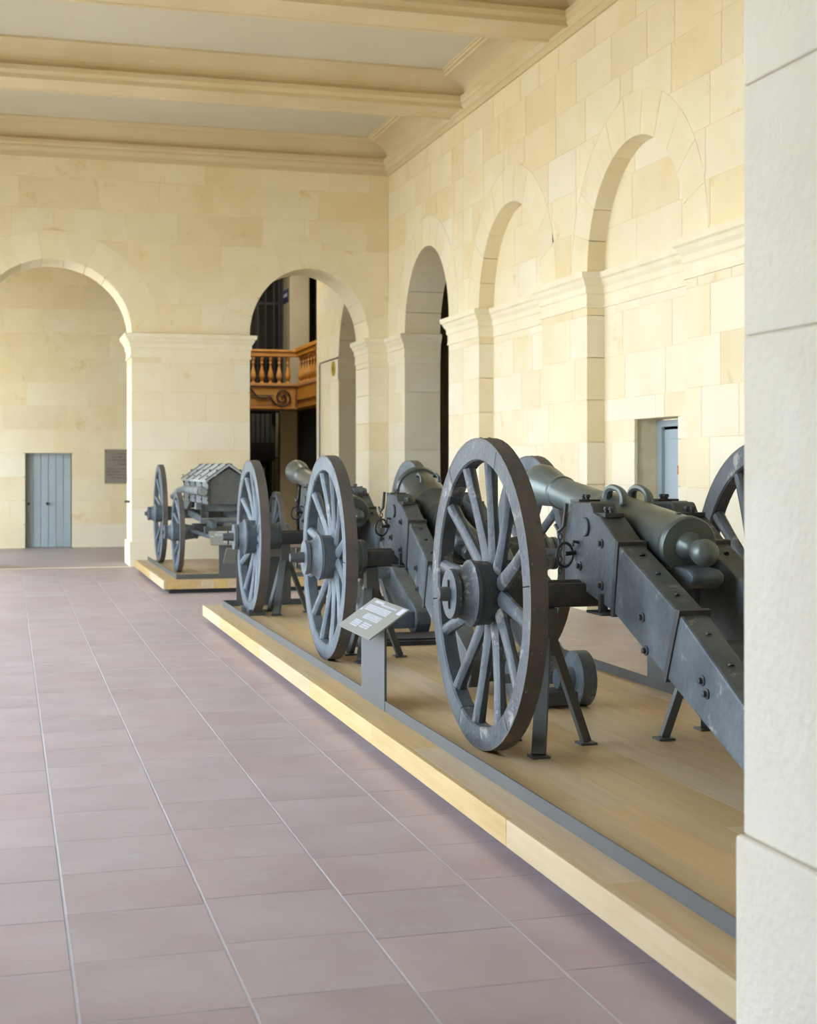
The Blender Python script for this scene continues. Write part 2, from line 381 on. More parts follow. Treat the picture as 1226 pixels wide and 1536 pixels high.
# cornices along walls (profile offset from wall), sitting in each coffer
CP = [(-.02, 6.52), (.03, 6.52), (.03, 6.60), (.045, 6.605), (.07, 6.64), (.085, 6.66), (.085, 6.70), (.11, 6.72), (.11, 6.785), (.03, 6.795)]
CP += [(.03+.34*(1-math.cos(t)), 6.81+.20*math.sin(t)) for t in [PI/2*i/8 for i in range(9)]] + [(.385, 7.025), (.43, 7.025), (.44, 7.04), (.47, 7.04), (.47, 7.08), (-.02, 7.08)]
moulding('cornice', [(XW, -4), (XW, Y1), (-3.2, Y1)], CP, 'beam', ceil)
moulding('cornice', [(-3.2, Y2), (XW, Y2), (XW, 29.3), (-3.2, 29.3)][::-1], [(-o_, z) for o_, z in reversed(CP)], 'beam', ceil)
# narrow fillets framing each soffit end
# ------------------------------------------------------------------ floor
floor = MB().box(-3.0, 6.9, -4, Y1-.05, -.12, -.0015).obj('floor', 'grout'); struct(floor, 'gallery floor of large terracotta tiles with pale joints', 'floor')
cands = []
for ix in range(-6, 13):
    for iy in range(-6, 46):
        x0 = .197+(ix-1)*.5; off = ((ix*37) % 5)*.03; y0 = iy*.52+off
        if y0 > 23.3 or x0+.5 > 6.65: continue
        cands.append((x0, y0, min(y0+.52, 23.4)))
def vis(c):
    x, y = c[0]+.25, (c[1]+c[2])/2
    d = x*.2689+y*.9632; u = 613+2150*(x*.9632-y*.2689)/max(d, .1)
    hidden = (1.9 < x < 4.1 and (y < 14.6 or 18.6 < y)) or u > 1130 or u < -60 or y < 3.3
    return (0 if not hidden else 1, y)
cands.sort(key=vis)
def tile_geo(mb, c, n=.0):
    x0, y0, y1 = c; gx = .0038; gy = .003
    dz = random.uniform(-.0004, .0004)
    a, b_, c_, d = x0+gx, x0+.5-gx, y0+gy, y1-gy; e = .002
    base = len(mb.v)
    mb.v += [(a, c_, -.01), (b_, c_, -.01), (b_, d, -.01), (a, d, -.01), (a, c_, -.001), (b_, c_, -.001), (b_, d, -.001), (a, d, -.001), (a+e, c_+e, dz), (b_-e, c_+e, dz), (b_-e, d-e, dz), (a+e, d-e, dz)]
    for k in (0, 4):
        for i in range(4): j = (i+1) % 4; mb.face((base+k+i, base+k+j, base+k+4+j, base+k+4+i))
    mb.face((base+8, base+9, base+10, base+11))
for c in cands[:298]:
    mb = MB(); tile_geo(mb, c); mb.obj('floor_tile', 'tile', floor)
mb = MB()
for c in cands[298:]: tile_geo(mb, c)
o = mb.obj('tile_field', 'tile', floor); o['kind'] = 'stuff'
MB().box(-3, 6.2, Y1-.05, Y1+.02, -.1, .004).obj('threshold', 'mould', floor)
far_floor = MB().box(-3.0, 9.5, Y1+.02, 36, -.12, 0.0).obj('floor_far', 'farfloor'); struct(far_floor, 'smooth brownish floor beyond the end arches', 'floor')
yard = MB().box(-60, -3.0, -50, 90, -.3, -.06).obj('ground', 'ground'); struct(yard, 'pale sunlit courtyard gravel outside the gallery', 'ground')

# arcade open to the courtyard on the left (its piers stand outside the view)
wall_left = struct(empty_mesh('wall_left'), 'limestone arcade open to the courtyard left of the view', 'wall')
fl = lambda s_, z, d: (-3.0-d, s_, z)
arched_wall(wall_left, -4, 29.8, 7.2, fl, [(c_, 1.35, 3.9, 1.35, 0) for c_ in (-1.75, 6.0, 9.8, 13.6, 17.4, 21.2)]+[(26.2, 1.7, 3.9, 1.35, 0)], .7, (-40, -39))  # bay by the pier kept shut, far bay widened, to shape the light

# rooms behind the open arches
def room(name, x0, x1, y0, y1, z1, label, open_=''):
    mb = MB(); t = .2
    if 'r' not in open_: mb.box(x1, x1+t, y0, y1, 0, z1)
    if 'f' not in open_: mb.box(x0, x1, y0-t, y0, 0, z1)
    if 'b' not in open_: mb.box(x0, x1, y1, y1+t, 0, z1)
    mb.box(x0, x1+t, y0-t, y1+t, z1, z1+t); mb.box(x0, x1, y0, y1, -.12, -.01)
    return struct(mb.obj(name, 'shade'), label, 'wall')
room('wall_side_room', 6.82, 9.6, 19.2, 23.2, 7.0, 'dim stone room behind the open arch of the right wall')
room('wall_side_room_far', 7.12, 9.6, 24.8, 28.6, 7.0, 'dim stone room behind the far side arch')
# stair hall behind the end wall: left side wall, back wall, ceiling; first box added to block light around the far door
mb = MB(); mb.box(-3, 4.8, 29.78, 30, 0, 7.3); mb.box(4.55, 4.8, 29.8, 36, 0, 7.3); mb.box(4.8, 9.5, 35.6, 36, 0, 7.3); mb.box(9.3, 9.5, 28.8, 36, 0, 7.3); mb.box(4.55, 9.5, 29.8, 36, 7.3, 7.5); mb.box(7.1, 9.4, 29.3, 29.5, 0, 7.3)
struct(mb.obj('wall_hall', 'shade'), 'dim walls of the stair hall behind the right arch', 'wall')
# back of gallery behind the camera
mb = MB(); mb.box(-3, 6.9, -4.3, -4, 0, 7.3); struct(mb.obj('wall_behind', 'stone'), 'plain stone wall behind the viewpoint', 'wall')
# building mass above and to the right keeps the sun off
mb = MB(); mb.box(-3.2, 14, -12, 40, 7.52, 9.5); struct(mb.obj('roof', 'shade'), 'upper storey over the gallery', 'roof')
mb = MB(); mb.box(10, 10.4, -12, 40, 0, 7.5); struct(mb.obj('wall_outer', 'shade'), 'outer wall of the wing behind the side rooms', 'wall')

# ------------------------------------------------------------------ far door, niche door, plaque, small fixtures
def plank_door(name, x0, x1, y, z1, n, label):
    d = thing(name, label, 'door', ((x0+x1)/2, y, 0)); d['kind'] = 'structure'
    wd = (x1-x0)/n
    for i in range(n):
        a = x0-(x0+x1)/2+i*wd; MB().box(a+.004, a+wd-.004, 0, .04, .01, z1).obj('plank', 'door', d, bevel=.004)
    MB().box(-(x1-x0)/2, (x1-x0)/2, .03, .06, .01, z1).obj('backing', 'door', d)
    for kx in (-.02, -(x1-x0)/2+.06):
        k = MB().lathe([(0, .012), (.02, .012), (.025, .028), (.05, .026), (.055, .005)], (kx, 0, .88), (0, -1, 0), 12).obj('knob', 'iron', d)
    MB().box((x1-x0)/2-.36, (x1-x0)/2-.11, -.004, .002, .12, .26).obj('vent_flap', 'door', d)
    return d
plank_door('door_1', .335, 1.215, 29.42, 1.89, 6, 'grey-blue plank door with round black knob in far tan wall')
d2 = thing('door_2', 'pale blue-grey panelled door deep in the right wall niche', 'door', (6.72, 13.5, 0)); d2['kind'] = 'structure'
MB().box(0, .05, -.51, .51, 0, 2.1).obj('leaf', 'door', d2)
mb = MB(); mb.box(-.035, 0, .43, .565, 0, 2.10); mb.box(-.035, 0, -.565, -.43, 0, 2.10); mb.box(-.035, 0, -.43, .43, 2.03, 2.10); mb.box(0, .05, -.565, .565, 2.0, 2.10); mb.obj('frame', 'door', d2)
for z0, z1 in ((.15, .85), (.98, 1.9)):
    mb = MB()
    for ya, yb in ((.06, .36), (-.36, -.06)): mb.box(-.014, .0, ya, yb, z0, z1)
    mb.obj('panel', 'door', d2, bevel=.006)
tag(MB().box(6.405, 6.409, 12.975, 12.99, 1.53, 1.62).obj('sticker', 'red'), 'tiny red sticker on the niche wall beside the pale door', 'sticker')

pl = thing('wall_plaque', 'grey-brown engraved stone plaque beside the far door', 'plaque', (2.28, 29.27, 1.62))
MB().box(-.42, .42, 0, .03, -.34, .34).obj('slab', 'slate', pl, bevel=.004)
mb = MB(); rr = random.Random(4)
for z, x0, x1 in ((.235, -.26, .26), (.175, -.27, .27), (.115, -.34, .34), (.025, -.13, .13), (-.065, -.37, .36), (-.12, -.39, .39), (-.18, -.36, .37), (-.24, -.29, .30)):
    x = x0
    while x < x1-.01:
        wd = rr.uniform(.03, .10); xe = min(x+wd, x1); xx = x
        while xx < xe-.006:
            h = rr.choice((.018, .018, .026)); mb.box(xx, xx+.007, -.003, .001, z, z+h); mb.box(xx, xx+.012, -.003, .001, z+rr.choice((0, .009, .015)), z+.003+rr.choice((0, .009, .015))); xx += .015
        x = xe+.02
o = mb.obj('inscription', 'ink', pl); o['kind'] = 'stuff'
for x in (-.385, .385):
    for z in (-.30, .30): MB().lathe([(0, .012), (.012, .01)], (x, 0, z), (0, -1, 0), 8).obj('screw', 'iron', pl)
ov = thing('oval_sign', 'small oval yellow enamel sign on the far side wall', 'sign', (XW-.01, 27.6, 3.545), group=None)
mb = MB(); mb.prism([(0, .16*math.cos(t), .15*math.sin(t)) for t in [2*PI*i/24 for i in range(24)]], (-.02, 0, 0)); mb.obj('plate', 'yellow', ov)
mb = MB()
for k in (-.06, 0.0, .05): mb.box(-.023, -.02, k, k+.02, -.09+abs(k), .09-abs(k))
mb.obj('mark', 'ink', ov)
c = MB(); c.tube([(XW-.03, 27.2, 3.73), (XW-.03, 28.8, 3.73), (XW-.03, 28.86, 3.68), (XW-.03, 28.86, .1)], .012, 6); tag(c.obj('cable', 'iron'), 'thin dark cable running down the far side wall', 'cable')
h = MB().box(1.83, 1.915, 23.75, 23.79, 1.02, 1.06).obj('hook', 'iron'); tag(h, 'small iron hook on the left jamb of the pier', 'hook')

# ------------------------------------------------------------------ oak balcony and grilles in the hall
bal = thing('balcony', 'honey oak balcony with turned balusters behind the right arch', 'balcony', (6.5, 33.0, 2.96))
def B(mb, name='rail', m='honey', **k): return mb.obj(name, m, bal, **k)
B(MB().box(-1.9, .0, 0, .14, 1.22, 1.34).box(-1.9, .02, -.03, .17, 1.33, 1.38), 'handrail', bevel=.01)
B(MB().box(-.0, .14, -3.5, .14, 1.22, 1.34).box(-.03, .17, -3.5, .17, 1.33, 1.42), 'handrail', bevel=.01)
B(MB().box(-1.9, 0, .0, .16, .52, .60), 'bottom_rail', bevel=.01)
B(MB().box(-.0, .16, -3.5, .16, .52, .60), 'bottom_rail', bevel=.01)
B(MB().box(-1.9, 0, .02, .14, .02, .52).box(-1.9, .02, -.02, .14, 0, .05), 'fascia', bevel=.006)
B(MB().box(.02, .14, -3.5, .1, .22, .52).box(.0, .14, -3.5, .1, .20, .27).box(.03, .14, -3.5, .1, .02, .2), 'fascia', bevel=.006)
B(MB().box(-1.9, 2.0, .14, 1.0, .0, .06).box(.14, 2, -3.5, .14, 0, .06), 'deck')
bp_ = [(0, .05), (.03, .05), (.04, .03), (.07, .03), (.10, .055), (.17, .068), (.25, .055), (.36, .028), (.44, .024), (.47, .04), (.49, .028), (.55, .035), (.56, .05), (.62, .05)]
bmesh_ = MB().lathe(bp_, (0, 0, 0), (0, 0, 1), 12).mesh('baluster'); bmesh_.materials.append(M['honey'])
for i in range(9):
    o = link('baluster', bmesh_, bal); o.location = (-.19-.205*i, .07, .60)
for i in range(11):
    o = link('baluster', bmesh_, bal); o.location = (.07, -.2-.31*i, .60)
# wrought iron scrolls on the fascia
def scroll(cx, cz, r0, turns, a0, sgn):
    pts = []
    N = 40
    for i in range(N+1):
        t = i/N; r = r0*(1-t*.85); a = a0+sgn*turns*2*PI*t; pts.append((cx+r*math.cos(a), -.015, cz+r*math.sin(a)))
    return pts
mb = MB()
mb.tube(scroll(-.33, .27, .23, 1.9, -PI*.9, 1), .018, 6)
mb.tube([(-1.9, -.015, .33), (-1.2, -.015, .31), (-.55, -.015, .31)], .014, 6)
mb.tube([(-1.12, -.015, .50), (-1.02, -.015, .40), (-.92, -.015, .27), (-.78, -.015, .26), (-.62, -.015, .28), (-.56, -.015, .18), (-.47, -.015, .09)], .017, 6)
mb.tube(scroll(-1.42, .32, .15, 1.6, 0, 1), .010, 6)
mb.tube([(-1.9, -.015, .06), (-1.3, -.015, .085), (-.9, -.015, .075), (-.55, -.015, .09)], .007, 6)
mb.tube([(-1.9, -.015, .53), (-.02, -.015, .53), (-.02, -.015, .05)], .012, 6)
B(mb, 'iron_scroll', 'grille')
fill_d = bpy.data.lights.new('hall_fill', 'AREA'); fill_d.shape = 'RECTANGLE'; fill_d.size = 1.4; fill_d.size_y = 2.4; fill_d.energy = 230; fill_d.color = (1, .92, .75)
fill = bpy.data.objects.new('hall_fill', fill_d); COL.objects.link(fill); fill.location = (5.3, 31.4, 6.9); fill.rotation_euler = (.1, 0, 0)  # unseen fill light added to brighten the dark hall
# stone posts of the hall
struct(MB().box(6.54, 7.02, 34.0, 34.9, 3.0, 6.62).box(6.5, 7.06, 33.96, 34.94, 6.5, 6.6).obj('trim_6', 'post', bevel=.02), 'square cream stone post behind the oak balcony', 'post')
struct(MB().box(6.30, 6.72, 34.0, 34.6, 0, 2.95).obj('trim_7', 'mould', bevel=.02), 'square cream stone post below the oak balcony', 'post')  # paler stone than the post above, making up for missing light here
sg = thing('street_sign', 'small dark blue enamel sign high on the cream post', 'sign', (6.53, 34.5, 5.78))
MB().box(-.012, .0, -.34, .34, -.15, .15).obj('plate', 'blue', sg)
mb = MB()
for i in range(5): mb.box(-.016, -.012, -.22+i*.09, -.17+i*.09, -.03, .05)
mb.obj('lettering', 'white', sg)['kind'] = 'stuff'
def grille(name, x0, x1, y0, y1, z0, z1, n, label, bars=(.5,)):
    """vertical bars between two plan points"""
    g = thing(name, label, 'grille', (x0, y0, z0)); L = math.hypot(x1-x0, y1-y0); ux, uy = (x1-x0)/L, (y1-y0)/L; H_ = z1-z0
    me = MB().box(-.012, .012, -.012, .012, 0, H_).mesh('bar'); me.materials.append(M['grille'])
    for i in range(n+1):
        o = link('bar', me, g); o.location = (ux*L*i/n, uy*L*i/n, 0)
    for f in [0.0]+list(bars)+[1.0]: MB().bar((0, 0, H_*f), (ux*L, uy*L, H_*f), .03, .04).obj('cross_rail', 'grille', g)
    return g
grille('iron_grille', 4.9, 6.28, 34.0, 34.0, 0, 2.93, 12, 'black iron grille with long bars left of the lower cream post', (.34, .62))
grille('iron_grille', 6.74, 6.74, 33.9, 30.3, 0, 2.93, 26, 'black iron grille receding right of the lower cream post', (.42, .45))
grille('iron_grille', 4.9, 6.5, 34.85, 34.85, 3.0, 6.6, 8, 'dark iron window bars left of the upper cream post', (.4,))
grille('iron_grille', 7.1, 9.0, 34.4, 34.4, 3.0, 6.6, 12, 'dark iron window bars right of the upper cream post', (.35,))
def glazing(name, x0, x1, y, z0, z1, nx, nz, label):
    t = thing(name, label, 'window', ((x0+x1)/2, y, z0)); t['kind'] = 'structure'; W = x1-x0
    mb = MB(); 
    for i in range(nx+1): a = -W/2+W*i/nx; mb.box(a-.03, a+.03, -.03, .03, 0, z1-z0)
    for k in range(nz+1): a = (z1-z0)*k/nz; mb.box(-W/2, W/2, -.02, .02, max(a-.03, 0), a+.03)
    mb.obj('frame', 'grille', t)
    for i in range(nx):
        for k in range(nz): MB().box(-W/2+W*i/nx+.03, -W/2+W*(i+1)/nx-.03, -.006, .006, (z1-z0)*k/nz+.03, (z1-z0)*(k+1)/nz-.03).obj('pane', 'glass', t)
glazing('window_1', 4.85, 6.5, 35.2, 3.0, 7.0, 3, 3, 'tall dark glazing left of the upper cream post')
glazing('window_2', 7.1, 9.2, 35.2, 3.0, 7.0, 4, 3, 'tall dark glazing right of the upper cream post')
glazing('window_3', 4.85, 6.28, 35.2, 0.0, 2.9, 3, 2, 'dark glazing behind the lower grille')
tag(MB().box(5.45, 6.25, 34.5, 34.55, 1.75, 2.2).obj('hanging_board', 'dark'), 'black board hanging behind the lower iron grille', 'board')
tag(MB().box(5.2, 6.2, 34.62, 34.66, 2.2, 2.9).obj('blind', 'steel'), 'grey blind drawn behind the lower iron grille', 'blind')
lt = MB().box(5.955, 5.985, 34.3, 34.32, 1.08, 1.6).obj('light_streak_bar', 'brass'); tag(lt, 'upright streak of light, modelled as a metal bar, behind the lower grille', 'streak')  # metal bar standing in for a small streak of light

# ------------------------------------------------------------------ display platforms
PZ = .17
def platform(label, edge_label, x0, x1, y0, y1, seed, rails, lens=2.45):
    r = random.Random(seed); cx, cy = (x0+x1)/2, (y0+y1)/2
    p = thing('display_platform', label, 'platform', (cx, cy, 0))
    X = lambda v: v-cx
    Yv = lambda v: v-cy
    MB().box(X(x0+.08), X(x1-.08), Yv(y0+.08), Yv(y1-.08), 0, .058).obj('recessed_base', 'dark', p)
    MB().box(X(x0+.03), X(x1-.03), Yv(y0+.03), Yv(y1-.03), .057, .15).obj('core', 'oak', p)
    # deck planks along Y
    n = 11; wd = (x1-x0-.06)/n
    for i in range(n):
        xa = x0+.03+wd*i; ya = y0+.03; nxt = ya+r.uniform(.8, lens)
        while ya < y1-.03:
            yb = min(nxt, y1-.03); 
            if y1-.03-yb < .4: yb = y1-.03
            MB().box(X(xa+.0012), X(xa+wd-.0012), Yv(ya+.001), Yv(yb-.001), .145, PZ).obj('deck_plank', 'oak', p)
            ya = yb; nxt = ya+lens
    # fascia boards: long sides
    for xa, xb in ((x0, x0+.03), (x1-.03, x1)):
        ya = y0
        while ya < y1-.01:
            yb = min(ya+r.uniform(1.7, 2.4), y1)
            if y1-yb < .5: yb = y1
            MB().box(X(xa), X(xb), Yv(ya+.001), Yv(yb-.001), .058, PZ).obj('fascia_board', 'oakend', p, bevel=.003); ya = yb
    for ya, yb in ((y0, y0+.03), (y1-.03, y1)):
        xa = x0+.03
        while xa < x1-.04:
            xb = min(xa+r.uniform(.13, .22), x1-.03)
            if x1-.03-xb < .08: xb = x1-.03
            MB().box(X(xa+.001), X(xb-.001), Yv(ya), Yv(yb), .058, PZ).obj('end_board', 'oakend', p, bevel=.002); xa = xb
    # upright steel edging inset from the border
    t = .006; hh = .062
    e = thing('steel_edging', edge_label, 'edging', (cx, cy, PZ))
    for (a, b_, c_, d) in rails:
        MB().box(X(a), X(b_), Yv(c_), Yv(d), 0, hh).obj('flat_bar', 'steel', e)
    return p
platform('long oak platform with steel edging carrying the three cannons', 'upright grey steel edging framing the three cannons', 1.95, 4.12, 3.50, 14.93, 1,
         [(2.125, 2.133, 3.6, 14.72), (4.03, 4.038, 3.6, 14.72), (2.133, 4.03, 14.712, 14.72)])
platform('smaller oak platform carrying the covered wagon by the end pier', 'upright grey steel edging framing the covered wagon', 1.89, 4.12, 18.25, 22.45, 2,
         [(2.07, 2.078, 18.42, 22.3), (3.95, 3.958, 18.42, 22.3), (2.078, 3.95, 18.42, 18.428)])

def lectern_sign(x, y, rz, label, show_text=True, flip=False):
    """panel in the local YZ plane, reader stands at -X"""
    s_ = thing('information_sign', label, 'sign', (x, y, PZ), rz, None)
    MB().box(-.007, .007, -.285, .285, 0, .5).obj('post', 'steel', s_)
    A, Bp = Vector((-.13, 0, .44)), Vector((.11, 0, .605))
    mb = MB(); t = (Bp-A).normalized(); nn = Vector((-t.z, 0, t.x)); 
    mb.prism([A+Vector((0, -.405, 0)), A+Vector((0, .405, 0)), Bp+Vector((0, .405, 0)), Bp+Vector((0, -.405, 0))], -nn*.008)
    mb.obj('panel', 'signtop', s_)
    if show_text:
        L = (Bp-A).length; rr = random.Random(11); mb = MB(); up = nn*.0015
        def strip(y0, y1, a, b_):
            q = [A+t*(L*a)+Vector((0, -y0, 0)), A+t*(L*b_)+Vector((0, -y0, 0)), A+t*(L*b_)+Vector((0, -y1, 0)), A+t*(L*a)+Vector((0, -y1, 0))]
            mb.prism([p+up for p in q], up*-.4)
        # y measured left to right for the reader
        def para(y0, y1, a, b_, rows, wlen=.03):
            h = (b_-a)/rows
            for k in range(rows):
                yy = y0; z1 = b_-k*h
                while yy < y1-.005:
                    e = min(yy+rr.uniform(wlen*.5, wlen*1.4), y1); strip(yy, e, z1-h*.72, z1); yy = e+.007
        para(-.30, -.10, .86, .95, 1, .12)
        para(-.33, .20, .62, .80, 4); para(-.10, .23, .84, .90, 1)
        para(-.17, .20, .40, .57, 4); para(-.23, -.06, .13, .33, 4); para(-.02, .17, .16, .33, 3)
        para(-.385, -.345, .55, .64, 1); strip(.30, .385, .78, .97)
        mb.obj('lettering', 'white', s_)['kind'] = 'stuff'
    return s_
lectern_sign(2.129, 8.40, 0, 'grey sign on the near steel edging between the first two cannons')
lectern_sign(4.034, 8.32, PI, 'grey sign on the far right steel edging behind the nearest cannon')
lectern_sign(2.555, 14.716, -PI/2, 'grey sign at the far end of the long platform', True)
lectern_sign(2.90, 18.424, PI/2, 'grey sign on the edging in front of the covered wagon')

# ------------------------------------------------------------------ wheels
def felloe_mesh(R, w_, dr, n, gap=.006):
    seg = 10; rings = []
    a0, a1 = gap/R, 2*PI/n-gap/R*0
    for i in range(seg+1):
        a = a0+(a1-a0)*i/seg; c_, s_ = math.cos(a), math.sin(a)
        pr = [(-w_/2, R-.012), (w_/2, R-.012), (w_/2+.0, R-dr+.008), (w_/2-.01, R-dr), (-w_/2+.01, R-dr), (-w_/2, R-dr+.008)]
        rings.append([(x, r*c_, r*s_) for x, r in pr])
    return MB().loft(rings, smooth=False).mesh('felloe')
def spoke_mesh(R, dr, rn, dish, k=1.0):
    rings = []
    for t in (0, .12, .3, .6, .85, 1.0):
        r = rn+(R-dr+.004-rn)*t; x = dish*(t-1)
        tw = (.033+.008*(1-t)*2)*k*(1.0 if t < .9 else 1.12); dx = (.036-.010*math.sin(PI*min(t*1.1, 1)))*k
        rings.append([(x+dx*math.cos(a)*(1.0), r, tw*math.sin(a)) for a in [2*PI*i/10 for i in range(10)]])
    return MB().loft(rings).mesh('spoke')
def nave_prof(k=1.0, long_out=.19, long_in=.27):
    return [(-long_in, .07*k), (-long_in, .122*k), (-long_in+.03, .128*k), (-long_in+.035, .120*k), (-.12, .138*k), (-.115, .146*k), (-.09, .148*k), (-.07, .158*k), (.06, .166*k), (.065, .172*k), (.085, .170*k), (.09, .158*k),
            (long_out*.6, .135*k), (long_out-.035, .118*k), (long_out-.03, .128*k), (long_out, .126*k), (long_out, .06*k)]
WCACHE = {}
def wheel(parent, loc, R, side, paint='paint', spokes=12, k=1.0, w_=.085, dr=.115, rot=0.0, dish=.03, name='wheel', nave='paint', cap=0.0):
    """side -1: outer side faces -X"""
    e = bpy.data.objects.new(name, None); COL.objects.link(e); e.parent = parent; e.location = loc; e.empty_display_size = .1
    e.rotation_euler = (rot, 0, 0) if side > 0 else (rot, 0, PI)
    key = (round(R, 3), paint, spokes, k, nave)
    if key not in WCACHE:
        nf = spokes//2
        f = felloe_mesh(R, w_, dr, nf); f.materials.append(M[paint])
        s_ = spoke_mesh(R, dr, .13*k, dish+.02, k); s_.materials.append(M[paint])
        nv = MB().lathe(nave_prof(k), (0, 0, 0), (1, 0, 0), 28)
        n_ = nv.mesh('nave'); n_.materials.append(M[nave])
        ty = MB(); seg = 60
        ty.loft([[(x, r*math.cos(2*PI*i/seg), r*math.sin(2*PI*i/seg)) for x, r in ((-w_/2-.001, R-.013), (-w_/2-.001, R), (w_/2+.001, R), (w_/2+.001, R-.013))] for i in range(seg)], smooth=False, closed=True)
        for i in range(nf*4):
            a = 2*PI*(i+.5)/(nf*4); c_ = Vector((0, math.cos(a), math.sin(a)))
            for x in (-w_*.28, w_*.28): ty.lathe([(0, .008), (.004, .006)], c_*(R-.001)+Vector((x, 0, 0)), c_, 6)
        ty = ty.mesh('tyre'); ty.materials.append(M['tyre'])
        hub = MB(); hub.lathe([(.10*k, .045*k), (.285*k, .036*k), (.295*k, .03*k), (.296*k, .01)], (0, 0, 0), (1, 0, 0), 14); hub.box(.235*k, .25*k, -.012, .012, -.075*k, .07*k)
        hub = hub.mesh('axle_cap'); hub.materials.append(M['iron'])
        WCACHE[key] = (f, s_, n_, ty, hub, nf)
    f, s_, n_, ty, hub, nf = WCACHE[key]
    for i in range(nf):
        o = link('felloe', f, e); o.rotation_euler = (2*PI*i/nf, 0, 0)
    for i in range(spokes):
        o = link('spoke', s_, e); o.rotation_euler = (2*PI*(i+.5)/spokes, 0, 0)
    link('nave', n_, e); link('tyre', ty, e)
    o = link('axle_cap', hub, e); o.location.x = cap
    return e

